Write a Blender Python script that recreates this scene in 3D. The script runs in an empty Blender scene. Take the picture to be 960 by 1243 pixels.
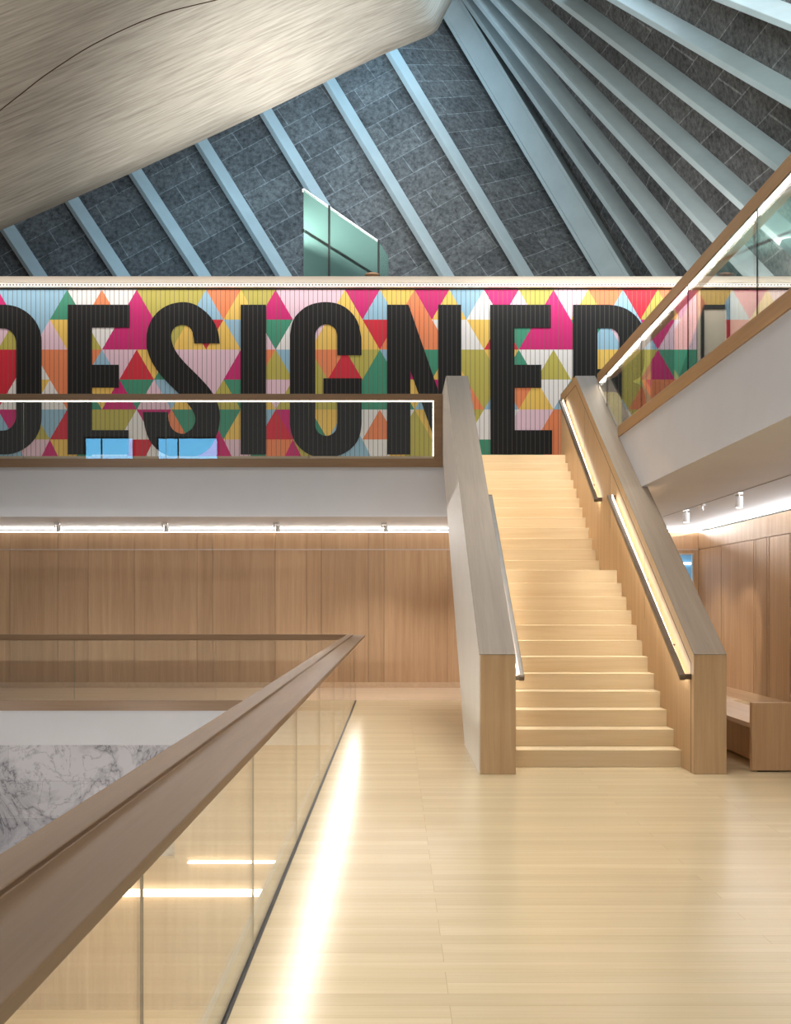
import bpy, bmesh, math, random
from mathutils import Vector, Matrix
from mathutils.bvhtree import BVHTree

random.seed(7)
F = 1400.0            # focal length in pixels of a 960x1243 frame
CX, HY, EYE = 480.0, 733.0, 1.555
scene = bpy.context.scene
COL = scene.collection

def P(px, py, Y):     # a measured point of the photograph at distance Y
    return Vector(((px - CX) * Y / F, Y, EYE + (HY - py) * Y / F))

# ------------------------------------------------------------------ objects
def props(o, label=None, cat=None, group=None, kind=None):
    if label: o['label'] = label
    if cat: o['category'] = cat
    if group: o['group'] = group
    if kind: o['kind'] = kind
    return o

def empty(name, loc, label=None, cat=None, group=None, kind=None):
    o = bpy.data.objects.new(name, None); COL.objects.link(o)
    o.location = loc; o.empty_display_size = 0.2
    return props(o, label, cat, group, kind)

def world_loc(o):
    v = Vector((0, 0, 0))
    while o is not None:
        v += o.location; o = o.parent
    return v

class MB:
    """collects shapes given in world coordinates"""
    def __init__(s): s.v = []; s.f = []; s.m = []; s.uv = []
    def face(s, pts, m=0, uv=None):
        b = len(s.v); s.v += [Vector(p) for p in pts]
        s.f.append(tuple(range(b, b + len(pts)))); s.m.append(m); s.uv.append(uv)
    def hexa(s, c, m=0, mm=None):
        """c: 8 corners, bottom loop 0-3, top loop 4-7"""
        b = len(s.v); s.v += [Vector(p) for p in c]
        fs = [(3, 2, 1, 0), (4, 5, 6, 7), (0, 1, 5, 4), (1, 2, 6, 5), (2, 3, 7, 6), (3, 0, 4, 7)]
        for i, f in enumerate(fs):
            s.f.append(tuple(b + k for k in f)); s.m.append(mm[i] if mm else m); s.uv.append(None)
    def box(s, x0, x1, y0, y1, z0, z1, m=0, mm=None):
        s.hexa([(x0, y0, z0), (x1, y0, z0), (x1, y1, z0), (x0, y1, z0),
                (x0, y0, z1), (x1, y0, z1), (x1, y1, z1), (x0, y1, z1)], m, mm)
    def prism(s, pts, a, b, axis, m=0, ma=None, mb=None):
        """polygon pts extruded between a and b on an axis; pts are the other two coords in order"""
        def mk(p, t):
            if axis == 'X': return Vector((t, p[0], p[1]))
            if axis == 'Y': return Vector((p[0], t, p[1]))
            return Vector((p[0], p[1], t))
        n = len(pts); base = len(s.v)
        s.v += [mk(p, a) for p in pts] + [mk(p, b) for p in pts]
        s.f.append(tuple(base + i for i in range(n))); s.m.append(m if ma is None else ma); s.uv.append(None)
        s.f.append(tuple(base + n + i for i in reversed(range(n)))); s.m.append(m if mb is None else mb); s.uv.append(None)
        for i in range(n):
            j = (i + 1) % n
            s.f.append((base + i, base + n + i, base + n + j, base + j)); s.m.append(m); s.uv.append(None)
    def tube(s, path, r, n=12, m=0, cap=True):
        path = [Vector(p) for p in path]; rings = []
        for i, p in enumerate(path):
            d = (path[min(i + 1, len(path) - 1)] - path[max(i - 1, 0)]).normalized()
            up = Vector((0, 0, 1)) if abs(d.z) < .95 else Vector((1, 0, 0))
            a = d.cross(up).normalized(); b2 = a.cross(d).normalized()
            base = len(s.v)
            s.v += [p + (a * math.cos(t) + b2 * math.sin(t)) * r for t in [2 * math.pi * k / n for k in range(n)]]
            rings.append(base)
        for q in range(len(rings) - 1):
            for k in range(n):
                k2 = (k + 1) % n
                s.f.append((rings[q] + k, rings[q] + k2, rings[q + 1] + k2, rings[q + 1] + k)); s.m.append(m); s.uv.append(None)
        if cap:
            s.f.append(tuple(rings[0] + k for k in reversed(range(n)))); s.m.append(m); s.uv.append(None)
            s.f.append(tuple(rings[-1] + k for k in range(n))); s.m.append(m); s.uv.append(None)
    def lathe(s, c, prof, n=20, m=0):
        """prof: (radius, z) about a vertical axis at c"""
        c = Vector(c); rings = []
        for r, z in prof:
            base = len(s.v); rings.append(base)
            s.v += [c + Vector((r * math.cos(2 * math.pi * k / n), r * math.sin(2 * math.pi * k / n), z)) for k in range(n)]
        for q in range(len(rings) - 1):
            for k in range(n):
                k2 = (k + 1) % n
                s.f.append((rings[q] + k, rings[q] + k2, rings[q + 1] + k2, rings[q + 1] + k)); s.m.append(m); s.uv.append(None)
        s.f.append(tuple(rings[0] + k for k in reversed(range(n)))); s.m.append(m); s.uv.append(None)
        s.f.append(tuple(rings[-1] + k for k in range(n))); s.m.append(m); s.uv.append(None)
    def build(s, name, mats, parent=None, origin=None, bevel=0, smooth=False, fix=True, **kw):
        if not isinstance(mats, (list, tuple)): mats = [mats]
        if parent is not None: org = world_loc(parent)
        elif origin is not None: org = Vector(origin)
        else:
            xs = [v.x for v in s.v]; ys = [v.y for v in s.v]; zs = [v.z for v in s.v]
            org = Vector(((min(xs) + max(xs)) / 2, (min(ys) + max(ys)) / 2, min(zs)))
        me = bpy.data.meshes.new(name)
        me.from_pydata([tuple(v - org) for v in s.v], [], s.f)
        for m in mats: me.materials.append(m)
        for p, mi in zip(me.polygons, s.m):
            p.material_index = mi; p.use_smooth = smooth
        if any(u is not None for u in s.uv):
            ul = me.uv_layers.new(name='UVMap')
            for p, u in zip(me.polygons, s.uv):
                if u is None: continue
                for li, c in zip(p.loop_indices, u): ul.data[li].uv = c
        if fix:
            bm = bmesh.new(); bm.from_mesh(me)
            bmesh.ops.recalc_face_normals(bm, faces=bm.faces)
            bm.to_mesh(me); bm.free()
        me.update()
        o = bpy.data.objects.new(name, me); COL.objects.link(o)
        if parent is not None: o.parent = parent
        else: o.location = org
        if bevel:
            md = o.modifiers.new('bevel', 'BEVEL'); md.width = bevel; md.segments = 2; md.limit_method = 'ANGLE'
        return props(o, **kw)

def copy_tree(o, parent=None):
    c = o.copy(); COL.objects.link(c)
    if parent is not None: c.parent = parent
    for ch in [x for x in bpy.data.objects if x.parent is o]: copy_tree(ch, c)
    return c

# ------------------------------------------------------------------ materials
def lin(c):
    return tuple(((v / 255) / 12.92 if v / 255 <= .04045 else ((v / 255 + .055) / 1.055) ** 2.4) for v in c[:3]) + (1,)

class NT:
    def __init__(s, name):
        s.mat = bpy.data.materials.new(name); s.mat.use_nodes = True
        s.t = s.mat.node_tree; s.t.nodes.clear()
        s.out = s.n('ShaderNodeOutputMaterial')
    def n(s, typ, **kw):
        nd = s.t.nodes.new(typ)
        for k, v in kw.items(): setattr(nd, k, v)
        return nd
    def l(s, a, b): s.t.links.new(a, b)
    def val(s, sock, v):
        if isinstance(v, bpy.types.NodeSocket): s.l(v, sock)
        else: sock.default_value = v
    def math(s, op, a, b=None, c=None):
        nd = s.n('ShaderNodeMath', operation=op); s.val(nd.inputs[0], a)
        if b is not None: s.val(nd.inputs[1], b)
        if c is not None: s.val(nd.inputs[2], c)
        return nd.outputs[0]
    def mix(s, fac, a, b, typ='MIX'):
        nd = s.n('ShaderNodeMix', data_type='RGBA', blend_type=typ)
        s.val(nd.inputs[0], fac); s.val(nd.inputs[6], a); s.val(nd.inputs[7], b)
        return nd.outputs[2]
    def coords(s, scale=(1, 1, 1), kind='Object', loc=(0, 0, 0), rot=(0, 0, 0)):
        tc = s.n('ShaderNodeTexCoord'); mp = s.n('ShaderNodeMapping')
        mp.inputs['Scale'].default_value = scale; mp.inputs['Location'].default_value = loc
        mp.inputs['Rotation'].default_value = rot
        s.l(tc.outputs[kind], mp.inputs[0]); return mp.outputs[0]
    def noise(s, vec, scale=5, detail=4, rough=.5, dist=0):
        nd = s.n('ShaderNodeTexNoise'); s.l(vec, nd.inputs['Vector'])
        nd.inputs['Scale'].default_value = scale; nd.inputs['Detail'].default_value = detail
        nd.inputs['Roughness'].default_value = rough; nd.inputs['Distortion'].default_value = dist
        return nd.outputs[0]
    def ramp(s, fac, stops):
        nd = s.n('ShaderNodeValToRGB'); s.l(fac, nd.inputs[0])
        el = nd.color_ramp.elements
        while len(el) < len(stops): el.new(.5)
        for e, (p, c) in zip(el, stops): e.position = p; e.color = c
        return nd.outputs[0]
    def bsdf(s, col, rough=.5, spec=.5, metal=0, bump=None, bstr=.1, bdist=.01):
        b = s.n('ShaderNodeBsdfPrincipled'); s.val(b.inputs['Base Color'], col)
        s.val(b.inputs['Roughness'], rough); b.inputs['Metallic'].default_value = metal
        b.inputs['Specular IOR Level'].default_value = spec
        if bump is not None:
            bp = s.n('ShaderNodeBump'); bp.inputs['Strength'].default_value = bstr; bp.inputs['Distance'].default_value = bdist
            s.l(bump, bp.inputs['Height']); s.l(bp.outputs[0], b.inputs['Normal'])
        s.l(b.outputs[0], s.out.inputs[0]); return b

def mat_wood(name, light, dark, axis='Z', rough=.45, island=.0, planks=None, seed=0.0, spec=.4, contrast=1.0):
    """timber with grain running along an axis; planks=(length, width) for boards along X"""
    t = NT(name)
    sc = {'X': (.35, 9, 9), 'Y': (9, .35, 9), 'Z': (9, 9, .35), 'S': (9, .3, .3)}[axis]
    vec = t.coords(sc, loc=(seed, seed * 1.7, seed * .6))
    rnd = None
    if planks:
        br = t.n('ShaderNodeTexBrick'); t.l(t.coords((1, 1, 1)), br.inputs[0])
        br.inputs['Color1'].default_value = (0, 0, 0, 1); br.inputs['Color2'].default_value = (1, 1, 1, 1)
        br.inputs['Mortar'].default_value = (.5, .5, .5, 1)
        br.inputs['Scale'].default_value = 1; br.inputs['Mortar Size'].default_value = .0012
        br.inputs['Brick Width'].default_value = planks[0]; br.inputs['Row Height'].default_value = planks[1]
        br.offset = .37; br.offset_frequency = 3; br.squash = 1
        sep = t.n('ShaderNodeSeparateColor'); t.l(br.outputs[0], sep.inputs[0]); rnd = sep.outputs[0]
        va = t.n('ShaderNodeVectorMath', operation='ADD'); cb = t.n('ShaderNodeCombineXYZ')
        sh = t.math('MULTIPLY', rnd, 37.0)
        t.l(sh, cb.inputs[0]); t.l(sh, cb.inputs[2]); t.l(vec, va.inputs[0]); t.l(cb.outputs[0], va.inputs[1]); vec = va.outputs[0]
    elif island:
        g = t.n('ShaderNodeNewGeometry'); rnd = g.outputs['Random Per Island']
        va = t.n('ShaderNodeVectorMath', operation='ADD'); cb = t.n('ShaderNodeCombineXYZ')
        sh = t.math('MULTIPLY', rnd, 53.0)
        for k in range(3): t.l(sh, cb.inputs[k])
        t.l(vec, va.inputs[0]); t.l(cb.outputs[0], va.inputs[1]); vec = va.outputs[0]
    n1 = t.noise(vec, .9, 5, .6, .8)
    n2 = t.noise(vec, 7, 3, .6, .2)
    f = t.math('ADD', t.math('MULTIPLY', n1, .7), t.math('MULTIPLY', n2, .3))
    k = .16 / contrast
    col = t.ramp(f, [(.5 - k, lin(dark)), (.5 + k, lin(light))])
    if rnd is not None:
        amt = island if island else .32
        tone = t.ramp(rnd, [(0, (1 - amt * .3,) * 3 + (1,)), (1, (1 + 0 * amt,) * 3 + (1,))])
        col = t.mix(1.0, col, tone, 'MULTIPLY')
    if planks:
        col = t.mix(br.outputs['Fac'], col, lin([c * .86 for c in dark]))
    t.bsdf(col, rough, spec, bump=n2, bstr=.04, bdist=.004)
    return t.mat

def mat_plain(name, c, rough=.6, spec=.4, metal=0, var=.04, scale=1.5):
    t = NT(name); n = t.noise(t.coords(), scale, 5, .6)
    a = lin([min(255, v * (1 + var)) for v in c]); b = lin([v * (1 - var) for v in c])
    t.bsdf(t.ramp(n, [(.3, b), (.7, a)]), rough, spec, metal); return t.mat

def mat_emit(name, c, s):
    t = NT(name); e = t.n('ShaderNodeEmission'); e.inputs[0].default_value = tuple(c) + (1,); e.inputs[1].default_value = s
    t.l(e.outputs[0], t.out.inputs[0]); return t.mat

def mat_glass(name, tint=(.97, .985, .975), frost=0.0, body=None, refl=1.0):
    t = NT(name)
    g = t.n('ShaderNodeNewGeometry')
    d = t.n('ShaderNodeVectorMath', operation='DOT_PRODUCT'); t.l(g.outputs['Incoming'], d.inputs[0]); t.l(g.outputs['Normal'], d.inputs[1])
    c = t.math('ABSOLUTE', d.outputs['Value'])
    r = t.math('ADD', .04 * refl, t.math('MULTIPLY', .96 * refl, t.math('POWER', t.math('SUBTRACT', 1.0, c), 5.0)))
    tr = t.n('ShaderNodeBsdfTransparent'); tr.inputs[0].default_value = tuple(tint) + (1,)
    gl = t.n('ShaderNodeBsdfGlossy'); gl.inputs['Roughness'].default_value = frost; gl.inputs[0].default_value = (1, 1, 1, 1)
    base = tr.outputs[0]
    if body:
        df = t.n('ShaderNodeBsdfDiffuse'); df.inputs[0].default_value = lin(body)
        tl = t.n('ShaderNodeBsdfTranslucent'); tl.inputs[0].default_value = lin(body)
        ms = t.n('ShaderNodeMixShader'); ms.inputs[0].default_value = .5; t.l(df.outputs[0], ms.inputs[1]); t.l(tl.outputs[0], ms.inputs[2])
        m2 = t.n('ShaderNodeMixShader'); m2.inputs[0].default_value = .8; t.l(base, m2.inputs[1]); t.l(ms.outputs[0], m2.inputs[2]); base = m2.outputs[0]
    mx = t.n('ShaderNodeMixShader'); t.l(r, mx.inputs[0]); t.l(base, mx.inputs[1]); t.l(gl.outputs[0], mx.inputs[2])
    t.l(mx.outputs[0], t.out.inputs[0]); return t.mat

def mat_slatted(name, c, line=(104, 90, 76), rough=.5, pitch=.0857, width=.0085):
    """painted boards with a fine shadow gap at every pitch"""
    t = NT(name); tc = t.n('ShaderNodeTexCoord'); sp = t.n('ShaderNodeSeparateXYZ'); t.l(tc.outputs['Object'], sp.inputs[0])
    m = t.math('MODULO', t.math('ADD', sp.outputs[0], 100.0), pitch)
    f = t.math('LESS_THAN', m, width)
    n = t.noise(t.coords(), 2.0, 4)
    base = t.mix(t.math('MULTIPLY', n, .12), lin(c), lin([v * .8 for v in c]))
    col = t.mix(f, base, lin(line))
    t.bsdf(col, rough, .35); return t.mat

def mat_roofslab(name):
    t = NT(name); vec = t.coords((1, 1, 1), 'UV')
    br = t.n('ShaderNodeTexBrick'); t.l(vec, br.inputs[0])
    br.inputs['Color1'].default_value = lin((98, 97, 97)); br.inputs['Color2'].default_value = lin((116, 115, 114))
    br.inputs['Mortar'].default_value = lin((146, 147, 147))
    br.inputs['Scale'].default_value = 1; br.inputs['Mortar Size'].default_value = .012; br.inputs['Mortar Smooth'].default_value = .3
    br.inputs['Brick Width'].default_value = 1.35; br.inputs['Row Height'].default_value = .6; br.offset = .5
    n = t.noise(t.coords((1, 1, 1), 'Object'), 9, 8, .75)
    n2 = t.noise(t.coords((1, 1, 1), 'Object'), 1.2, 3, .6)
    col = t.mix(1.0, br.outputs[0], t.ramp(n, [(.34, (.35, .35, .35, 1)), (.66, (1.25, 1.25, 1.25, 1))]), 'MULTIPLY')
    col = t.mix(1.0, col, t.ramp(n2, [(.3, (.8, .8, .8, 1)), (.7, (1.1, 1.1, 1.1, 1))]), 'MULTIPLY')
    t.bsdf(col, .9, .1, bump=n, bstr=.3, bdist=.02); return t.mat

def mat_concrete(name):
    t = NT(name)
    a = t.noise(t.coords((16, 260, 1), 'UV'), 1, 5, .6, .1)      # board marks run along the shell
    b = t.noise(t.coords((2.2, 5, 1), 'UV'), 1.6, 6, .6, .5)
    c = t.noise(t.coords((22, 520, 1), 'UV'), 1, 3, .6)
    f = t.math('ADD', t.math('ADD', t.math('MULTIPLY', a, .45), t.math('MULTIPLY', b, .25)), t.math('MULTIPLY', c, .3))
    col = t.ramp(f, [(.36, lin((140, 134, 124))), (.5, lin((172, 166, 155))), (.64, lin((194, 189, 178)))])
    t.bsdf(col, .8, .2, bump=f, bstr=.25, bdist=.03); return t.mat

def mat_marble(name):
    t = NT(name); v = t.coords((1, 1, 1))
    w = t.noise(v, .8, 9, .62, .5)
    vein = t.math('ABSOLUTE', t.math('SUBTRACT', w, .5))
    w2 = t.noise(v, 2.3, 9, .65, .7); vein2 = t.math('ABSOLUTE', t.math('SUBTRACT', w2, .5))
    c1 = t.ramp(vein, [(0, lin((90, 88, 92))), (.006, lin((168, 166, 170))), (.06, lin((196, 194, 197)))])
    c2 = t.ramp(vein2, [(0, lin((150, 148, 152))), (.006, (.88, .88, .88, 1)), (.03, (1, 1, 1, 1))])
    col = t.mix(1.0, c1, c2, 'MULTIPLY')
    br = t.n('ShaderNodeTexBrick'); t.l(t.coords((1, 1, 1), rot=(math.pi / 2, 0, 0)), br.inputs[0])
    br.inputs['Color1'].default_value = (.72, .73, .75, 1); br.inputs['Color2'].default_value = (1, 1, 1, 1); br.inputs['Mortar'].default_value = (.62, .62, .62, 1)
    br.inputs['Scale'].default_value = 1; br.inputs['Mortar Size'].default_value = .004; br.inputs['Brick Width'].default_value = 2.4; br.inputs['Row Height'].default_value = .62
    col = t.mix(1.0, col, br.outputs[0], 'MULTIPLY')
    t.bsdf(col, .35, .5); return t.mat

def mat_perforated(name):
    t = NT(name); tc = t.n('ShaderNodeTexCoord'); sp = t.n('ShaderNodeSeparateXYZ'); t.l(tc.outputs['Object'], sp.inputs[0])
    m = t.math('SUBTRACT', t.math('MODULO', t.math('ADD', sp.outputs[0], 100.0), .06), .03)
    z = t.math('SUBTRACT', sp.outputs[2], .036)
    r = t.math('SQRT', t.math('ADD', t.math('MULTIPLY', m, m), t.math('MULTIPLY', z, z)))
    f = t.math('LESS_THAN', r, .016)
    t.bsdf(t.mix(f, lin((238, 232, 222)), lin((110, 100, 92))), .5, .3); return t.mat

M = {}
M['floor'] = mat_wood('oak_floor', (218, 199, 163), (206, 186, 148), 'X', .22, planks=(2.4, .135), spec=.5)
M['floor_far'] = mat_wood('oak_floor_far', (222, 196, 166), (206, 180, 150), 'X', .33, planks=(2.4, .2), seed=3)
M['step'] = mat_wood('oak_step', (228, 208, 172), (214, 190, 150), 'X', .4, island=.22, contrast=1.0)
M['panel'] = mat_wood('oak_wall_panel', (202, 167, 130), (178, 142, 105), 'Z', .5, island=.5)
M['newel'] = mat_wood('oak_stair_wall', (200, 170, 132), (180, 148, 110), 'Z', .45, seed=5)
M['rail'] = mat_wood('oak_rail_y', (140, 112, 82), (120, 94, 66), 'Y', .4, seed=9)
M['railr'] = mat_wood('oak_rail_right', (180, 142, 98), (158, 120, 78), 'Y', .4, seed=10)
M['railx'] = mat_wood('oak_rail_x', (146, 116, 86), (126, 98, 70), 'X', .4, seed=11)
M['bench'] = mat_wood('oak_bench', (204, 168, 128), (182, 146, 108), 'Z', .45, seed=13)
M['cap'] = mat_wood('oak_cap_shade_tint', (140, 124, 106), (123, 108, 91), 'S', .5, seed=17)  # oak of the stair wall tops with shade painted into the colour
M['benchy'] = mat_wood('oak_bench_seat', (212, 184, 154), (196, 166, 134), 'Y', .45, seed=15)
M['white'] = mat_plain('white_plaster', (200, 199, 200), .7, .2, var=.01)
M['stairwhite'] = mat_plain('white_stair_plaster', (232, 224, 214), .6, .2, var=.01)
M['cream'] = mat_plain('cream_parapet', (196, 184, 168), .6, .2, var=.02)
M['beam'] = mat_plain('painted_beam', (168, 176, 176), .55, .3, var=.03)
M['slab'] = mat_roofslab('roof_slabs')
M['concrete'] = mat_concrete('board_marked_concrete')
M['marble'] = mat_marble('grey_marble')
M['steel'] = mat_plain('brushed_steel', (150, 142, 132), .32, .5, 1.0, .05, 6)
M['darksteel'] = mat_plain('dark_bronze_rail', (120, 108, 96), .35, .5, .9, .05, 6)
M['silver'] = mat_plain('silver_lamp', (190, 188, 184), .4, .5, .6, .03)
M['black'] = mat_plain('black_channel', (22, 20, 18), .5, .3)
M['gap'] = mat_plain('dark_shadow_gap', (70, 50, 34), .7, .2)
M['metalstrip'] = mat_plain('pale_metal_strip', (196, 186, 178), .4, .4, .3)
M['glass'] = mat_glass('clear_glass')
M['edge'] = mat_plain('dark_glass_edge', (12, 14, 13), .5, .3)
M['edgelit'] = mat_plain('pale_glass_edge', (150, 170, 160), .2, .5)
M['frost'] = mat_glass('green_tinted_glass', (.8, .92, .88), .15, (96, 128, 122))
M['perf'] = mat_perforated('perforated_strip')
M['led'] = mat_emit('warm_led', (1.0, .93, .80), 7)
M['ledhot'] = mat_emit('neutral_led', (1.0, .95, .86), 9)
M['lens'] = mat_emit('lamp_lens', (1.0, .9, .75), 12)
M['bronze'] = mat_plain('brown_fitting', (110, 84, 62), .4, .4, .4)
M['lowerwood'] = mat_wood('lower_floor_oak', (214, 180, 134), (196, 160, 112), 'X', .35, planks=(2.2, .16), seed=21)

# ------------------------------------------------------------------ main dimensions
GX = -0.64                      # glass line of the near balustrade
YV = 18.6                       # far edge of the void, and edge of the gallery above
YW = 21.4                       # back wall
UF = 3.94                       # upper floor level
SOF = 2.96                      # soffit
XR = 5.62                       # right wall
XB = 2.95                       # edge of the upper balcony on the right

# ------------------------------------------------------------------ floors
b = MB(); b.box(GX - .06, XR + .3, -4, YV, -.16, 0)
b.build('floor', M['floor'], kind='structure', label='pale oak plank floor in front of the staircase', cat='floor')
b = MB(); b.box(-11, GX - .06, YV, YV + .04, -.16, 0.002); b.box(-11, XR + .3, YV + .04, YW + .1, -.16, 0.0); b.box(GX - .06, XR + .3, YV, YV + .04, -.16, 0)
b.build('floor', M['floor_far'], kind='structure', label='strip of pale oak floor beyond the void along the panelled wall', cat='floor')
b = MB(); b.box(-11, GX - .07, YV - .035, YV, -.165, .0)
b.build('trim_1', M['railx'], kind='structure', label='brown timber edging board under the glass across the void', cat='trim')
b = MB(); b.box(-11, GX - .07, YV - .02, YV + .3, -.72, -.166)
b.build('wall_void_far', M['white'], kind='structure', label='white slab edge under the timber board across the void', cat='wall')
b = MB(); b.box(GX - .085, GX - .062, -4, YV + .2, -.72, -.0)
b.build('wall_void_near', M['white'], kind='structure', label='white slab edge below the near glass balustrade', cat='wall')
b = MB(); b.box(-14, -3.62, YV + .5, YV + .8, -2.62, -.721)
b.build('wall_lower', M['marble'], kind='structure', label='grey veined marble wall on the level below', cat='wall')
b = MB(); b.box(-3.618, 4, YV + .3, YV + .8, -2.62, -.721); b.box(-14, 4, YV + .3, YV + .8, -5.1, -2.622)
b.build('wall_lower', M['panel'], kind='structure', label='timber faced wall on the level below, right of the marble', cat='wall')
for z0, x1, lb in ((-3.22, -2.18, 'lower glowing strip light on the timber wall below, seen through the near glass'), (-2.68, -1.85, 'upper thin glowing strip light on the timber wall below, seen through the near glass')):
    b = MB(); b.box(-6.2 if z0 < -3 else -3.38, x1, YV + .2, YV + .299, z0, z0 + (.1 if z0 < -3 else .03)); b.build('wall_light', M['ledhot'], label=lb, cat='strip light')
b = MB(); b.box(-14, 4, -6, YV + .5, -5.3, -5.1)
b.build('floor', M['lowerwood'], kind='structure', label='oak floor of the level below, seen through the void', cat='floor')

# ------------------------------------------------------------------ back wall lower: timber panels
joints = [-11.0, -9.6, -8.6, -7.9] + [(x - CX) * YW / F for x in (12, 70, 107, 163, 239, 258, 334, 372, 390, 447, 466, 543, 600, 660, 735, 790)] + [4.66]
b = MB()
for a, c in zip(joints[:-1], joints[1:]):
    b.box(a + .003, c - .003, YW, YW + .05, .1, 2.556)
    b.box(a + .003, c - .003, YW, YW + .05, 2.566, 2.885)
# pieces round the small window at the right end
b.box(4.663, XR, YW, YW + .05, 2.566, 2.885); b.box(5.53, XR, YW, YW + .05, .1, 2.556)
b.box(4.663, 5.527, YW, YW + .05, .1, 1.0); b.box(4.663, 5.527, YW, YW + .05, 2.491, 2.556)
b.build('wall_back', M['panel'], kind='structure', label='oak panelled wall beyond the void under the white gallery', cat='wall')
b = MB(); b.box(-11, 4.66, YW + .051, YW + .15, 0, 2.88); b.box(5.53, XR + .4, YW + .051, YW + .15, 0, 2.88); b.box(4.66, 5.53, YW + .051, YW + .15, 0, 1); b.box(4.66, 5.53, YW + .051, YW + .15, 2.5, 2.88)
b.build('wall_back', M['gap'], kind='structure', label='dark backing behind the joints of the oak panelled wall', cat='wall')
b = MB(); b.box(-11, XR, YW - .012, YW, 2.553, 2.569)
b.build('trim_2', M['metalstrip'], kind='structure', label='thin pale metal strip running along the oak panelled wall', cat='trim')
b = MB(); b.box(-11, XR, YW - .02, YW, 0, .1)
b.build('baseboard_back', M['benchy'], kind='structure', label='oak baseboard of the wall beyond the void', cat='baseboard')
b = MB(); b.box(-11, 4.2, YW + .3, YW + .45, 0, 3.94); b.box(4.2, 6.0, YW + .3, YW + .45, 2.75, 3.94); b.box(6.0, XR + .6, YW + .3, YW + .45, 0, 3.94)
b.build('wall_back', M['white'], kind='structure', label='white wall in the light cove above the oak panels', cat='wall')

# small window at the right end of the back wall
w = empty('window_1', (5.1, YW, 1.0), kind='structure', label='small window in the oak wall behind the right stair wall', cat='window')
b = MB(); fr = [(4.68, 5.53, 2.465, 2.49), (4.68, 5.53, 1.0, 1.05), (4.68, 4.71, 1.05, 2.465), (5.505, 5.53, 1.05, 2.465)]
for x0, x1, z0, z1 in fr: b.box(x0, x1, YW - .01, YW + .09, z0, z1)
b.build('window_frame', M['silver'], w)
b = MB(); b.box(4.71, 5.505, YW + .05, YW + .058, 1.05, 2.465)
b.build('pane', M['glass'], w)
b = MB(); b.box(4.2, 6.0, YW + 1.6, YW + 1.65, .5, 2.88)
b.build('wall_beyond_window', mat_plain('blue_grey_wall', (120, 170, 205), .6), kind='structure', label='blue grey wall seen through the small window', cat='wall')
for z, lb in ((2.36, 'upper bright tube lamp seen through the small window'), (2.03, 'lower bright tube lamp seen through the small window')):
    b = MB(); b.tube([(4.4, YW + 1.582, z), (5.9, YW + 1.582, z)], .018, 8)
    b.build('tube_lamp', mat_emit('tube_' + str(z), (.8, .93, 1), 7), label=lb, cat='lamp')

# ------------------------------------------------------------------ right wall
b = MB()
ys = [2.0, 3.4, 4.9, 6.3, 7.8, 9.3, 10.7, 12.1, 13.5, 15.0, 16.45, 17.35, 17.45, 18.0, 18.1, 19.9, YW - .003]
for a, c in zip(ys[:-1], ys[1:]):
    b.box(XR, XR + .05, a + .015, c - .015, .15, 2.556); b.box(XR, XR + .05, a + .003, c - .003, 2.566, 2.885)
b.build('wall_right', M['panel'], kind='structure', label='oak panelled wall on the right behind the bench', cat='wall')
b = MB(); b.box(XR + .051, XR + .15, 0, YW, 0, 2.88)
b.build('wall_right', M['gap'], kind='structure', label='dark backing behind the joints of the right panelled wall', cat='wall')
b = MB(); b.box(XR - .012, XR + .04, 0, YW - .02, .0, .1495)
b.build('baseboard_right', M['benchy'], kind='structure', label='oak baseboard along the right panelled wall', cat='baseboard')
b = MB(); b.box(XR + .42, XR + .6, 0, YW + .4, 0, 3.94)
b.build('wall_right', M['white'], kind='structure', label='white wall behind the light cove on the right', cat='wall')

# ------------------------------------------------------------------ upper slab: gallery over the back and balcony on the right
b = MB()
b.box(-11, XB, YV + .02, YW + .3, SOF, UF - .14)
b.box(XB, XR + .6, -4, YW + .3, SOF, UF - .14)
b.build('ceiling', M['white'], kind='structure', label='white soffit and slab edge of the upper gallery', cat='ceiling')
b = MB()
b.box(-11, 10, YV + .02, YW + .5, UF - .139, UF); b.box(XB + .03, 10, -4, YV + .02, UF - .139, UF)
b.build('floor', M['floor_far'], kind='structure', label='oak floor of the upper gallery at the top of the stairs', cat='floor')
b = MB(); b.box(-11, .76, YV - .02, YV + .02, UF - .18, UF - .045)
b.build('trim_3', M['railx'], kind='structure', label='brown timber edging board along the upper gallery in front of the mural', cat='trim')
b = MB(); b.box(XB - .02, XB + .03, -4, 15.2, UF - .185, UF - .047)
b.build('trim_4', M['railr'], kind='structure', label='timber edging board under the right balcony glass', cat='trim')

# ------------------------------------------------------------------ staircase
st = empty('staircase', (1.9, 10.98, 0), label='wide pale oak staircase with solid side walls rising to the upper gallery', cat='staircase')
X0, X1 = 1.098, 2.72
R = UF / 24
yf = [10.98 + .2886 * i for i in range(12)] + [15.38 + .28 * i for i in range(12)]
for i in range(24):
    yb = (yf[i + 1] if i < 23 else YV + .019) + .001
    b = MB(); b.box(X0, X1, yf[i], yb, R * i, R * (i + 1))
    b.build('step', M['step'], st, bevel=.004)
prof = [(10.99, 0), (12.75, 0), (18.37, 3.7), (18.58, 3.76), (18.58, 3.77)]
low = []
for i in range(23, 0, -1):
    low += [(yf[i] + .01, R * i - .001), (yf[i] + .01 if i == 0 else yf[i] + .01, R * (i - 1) + .0 if False else R * i - .001)]
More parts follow.
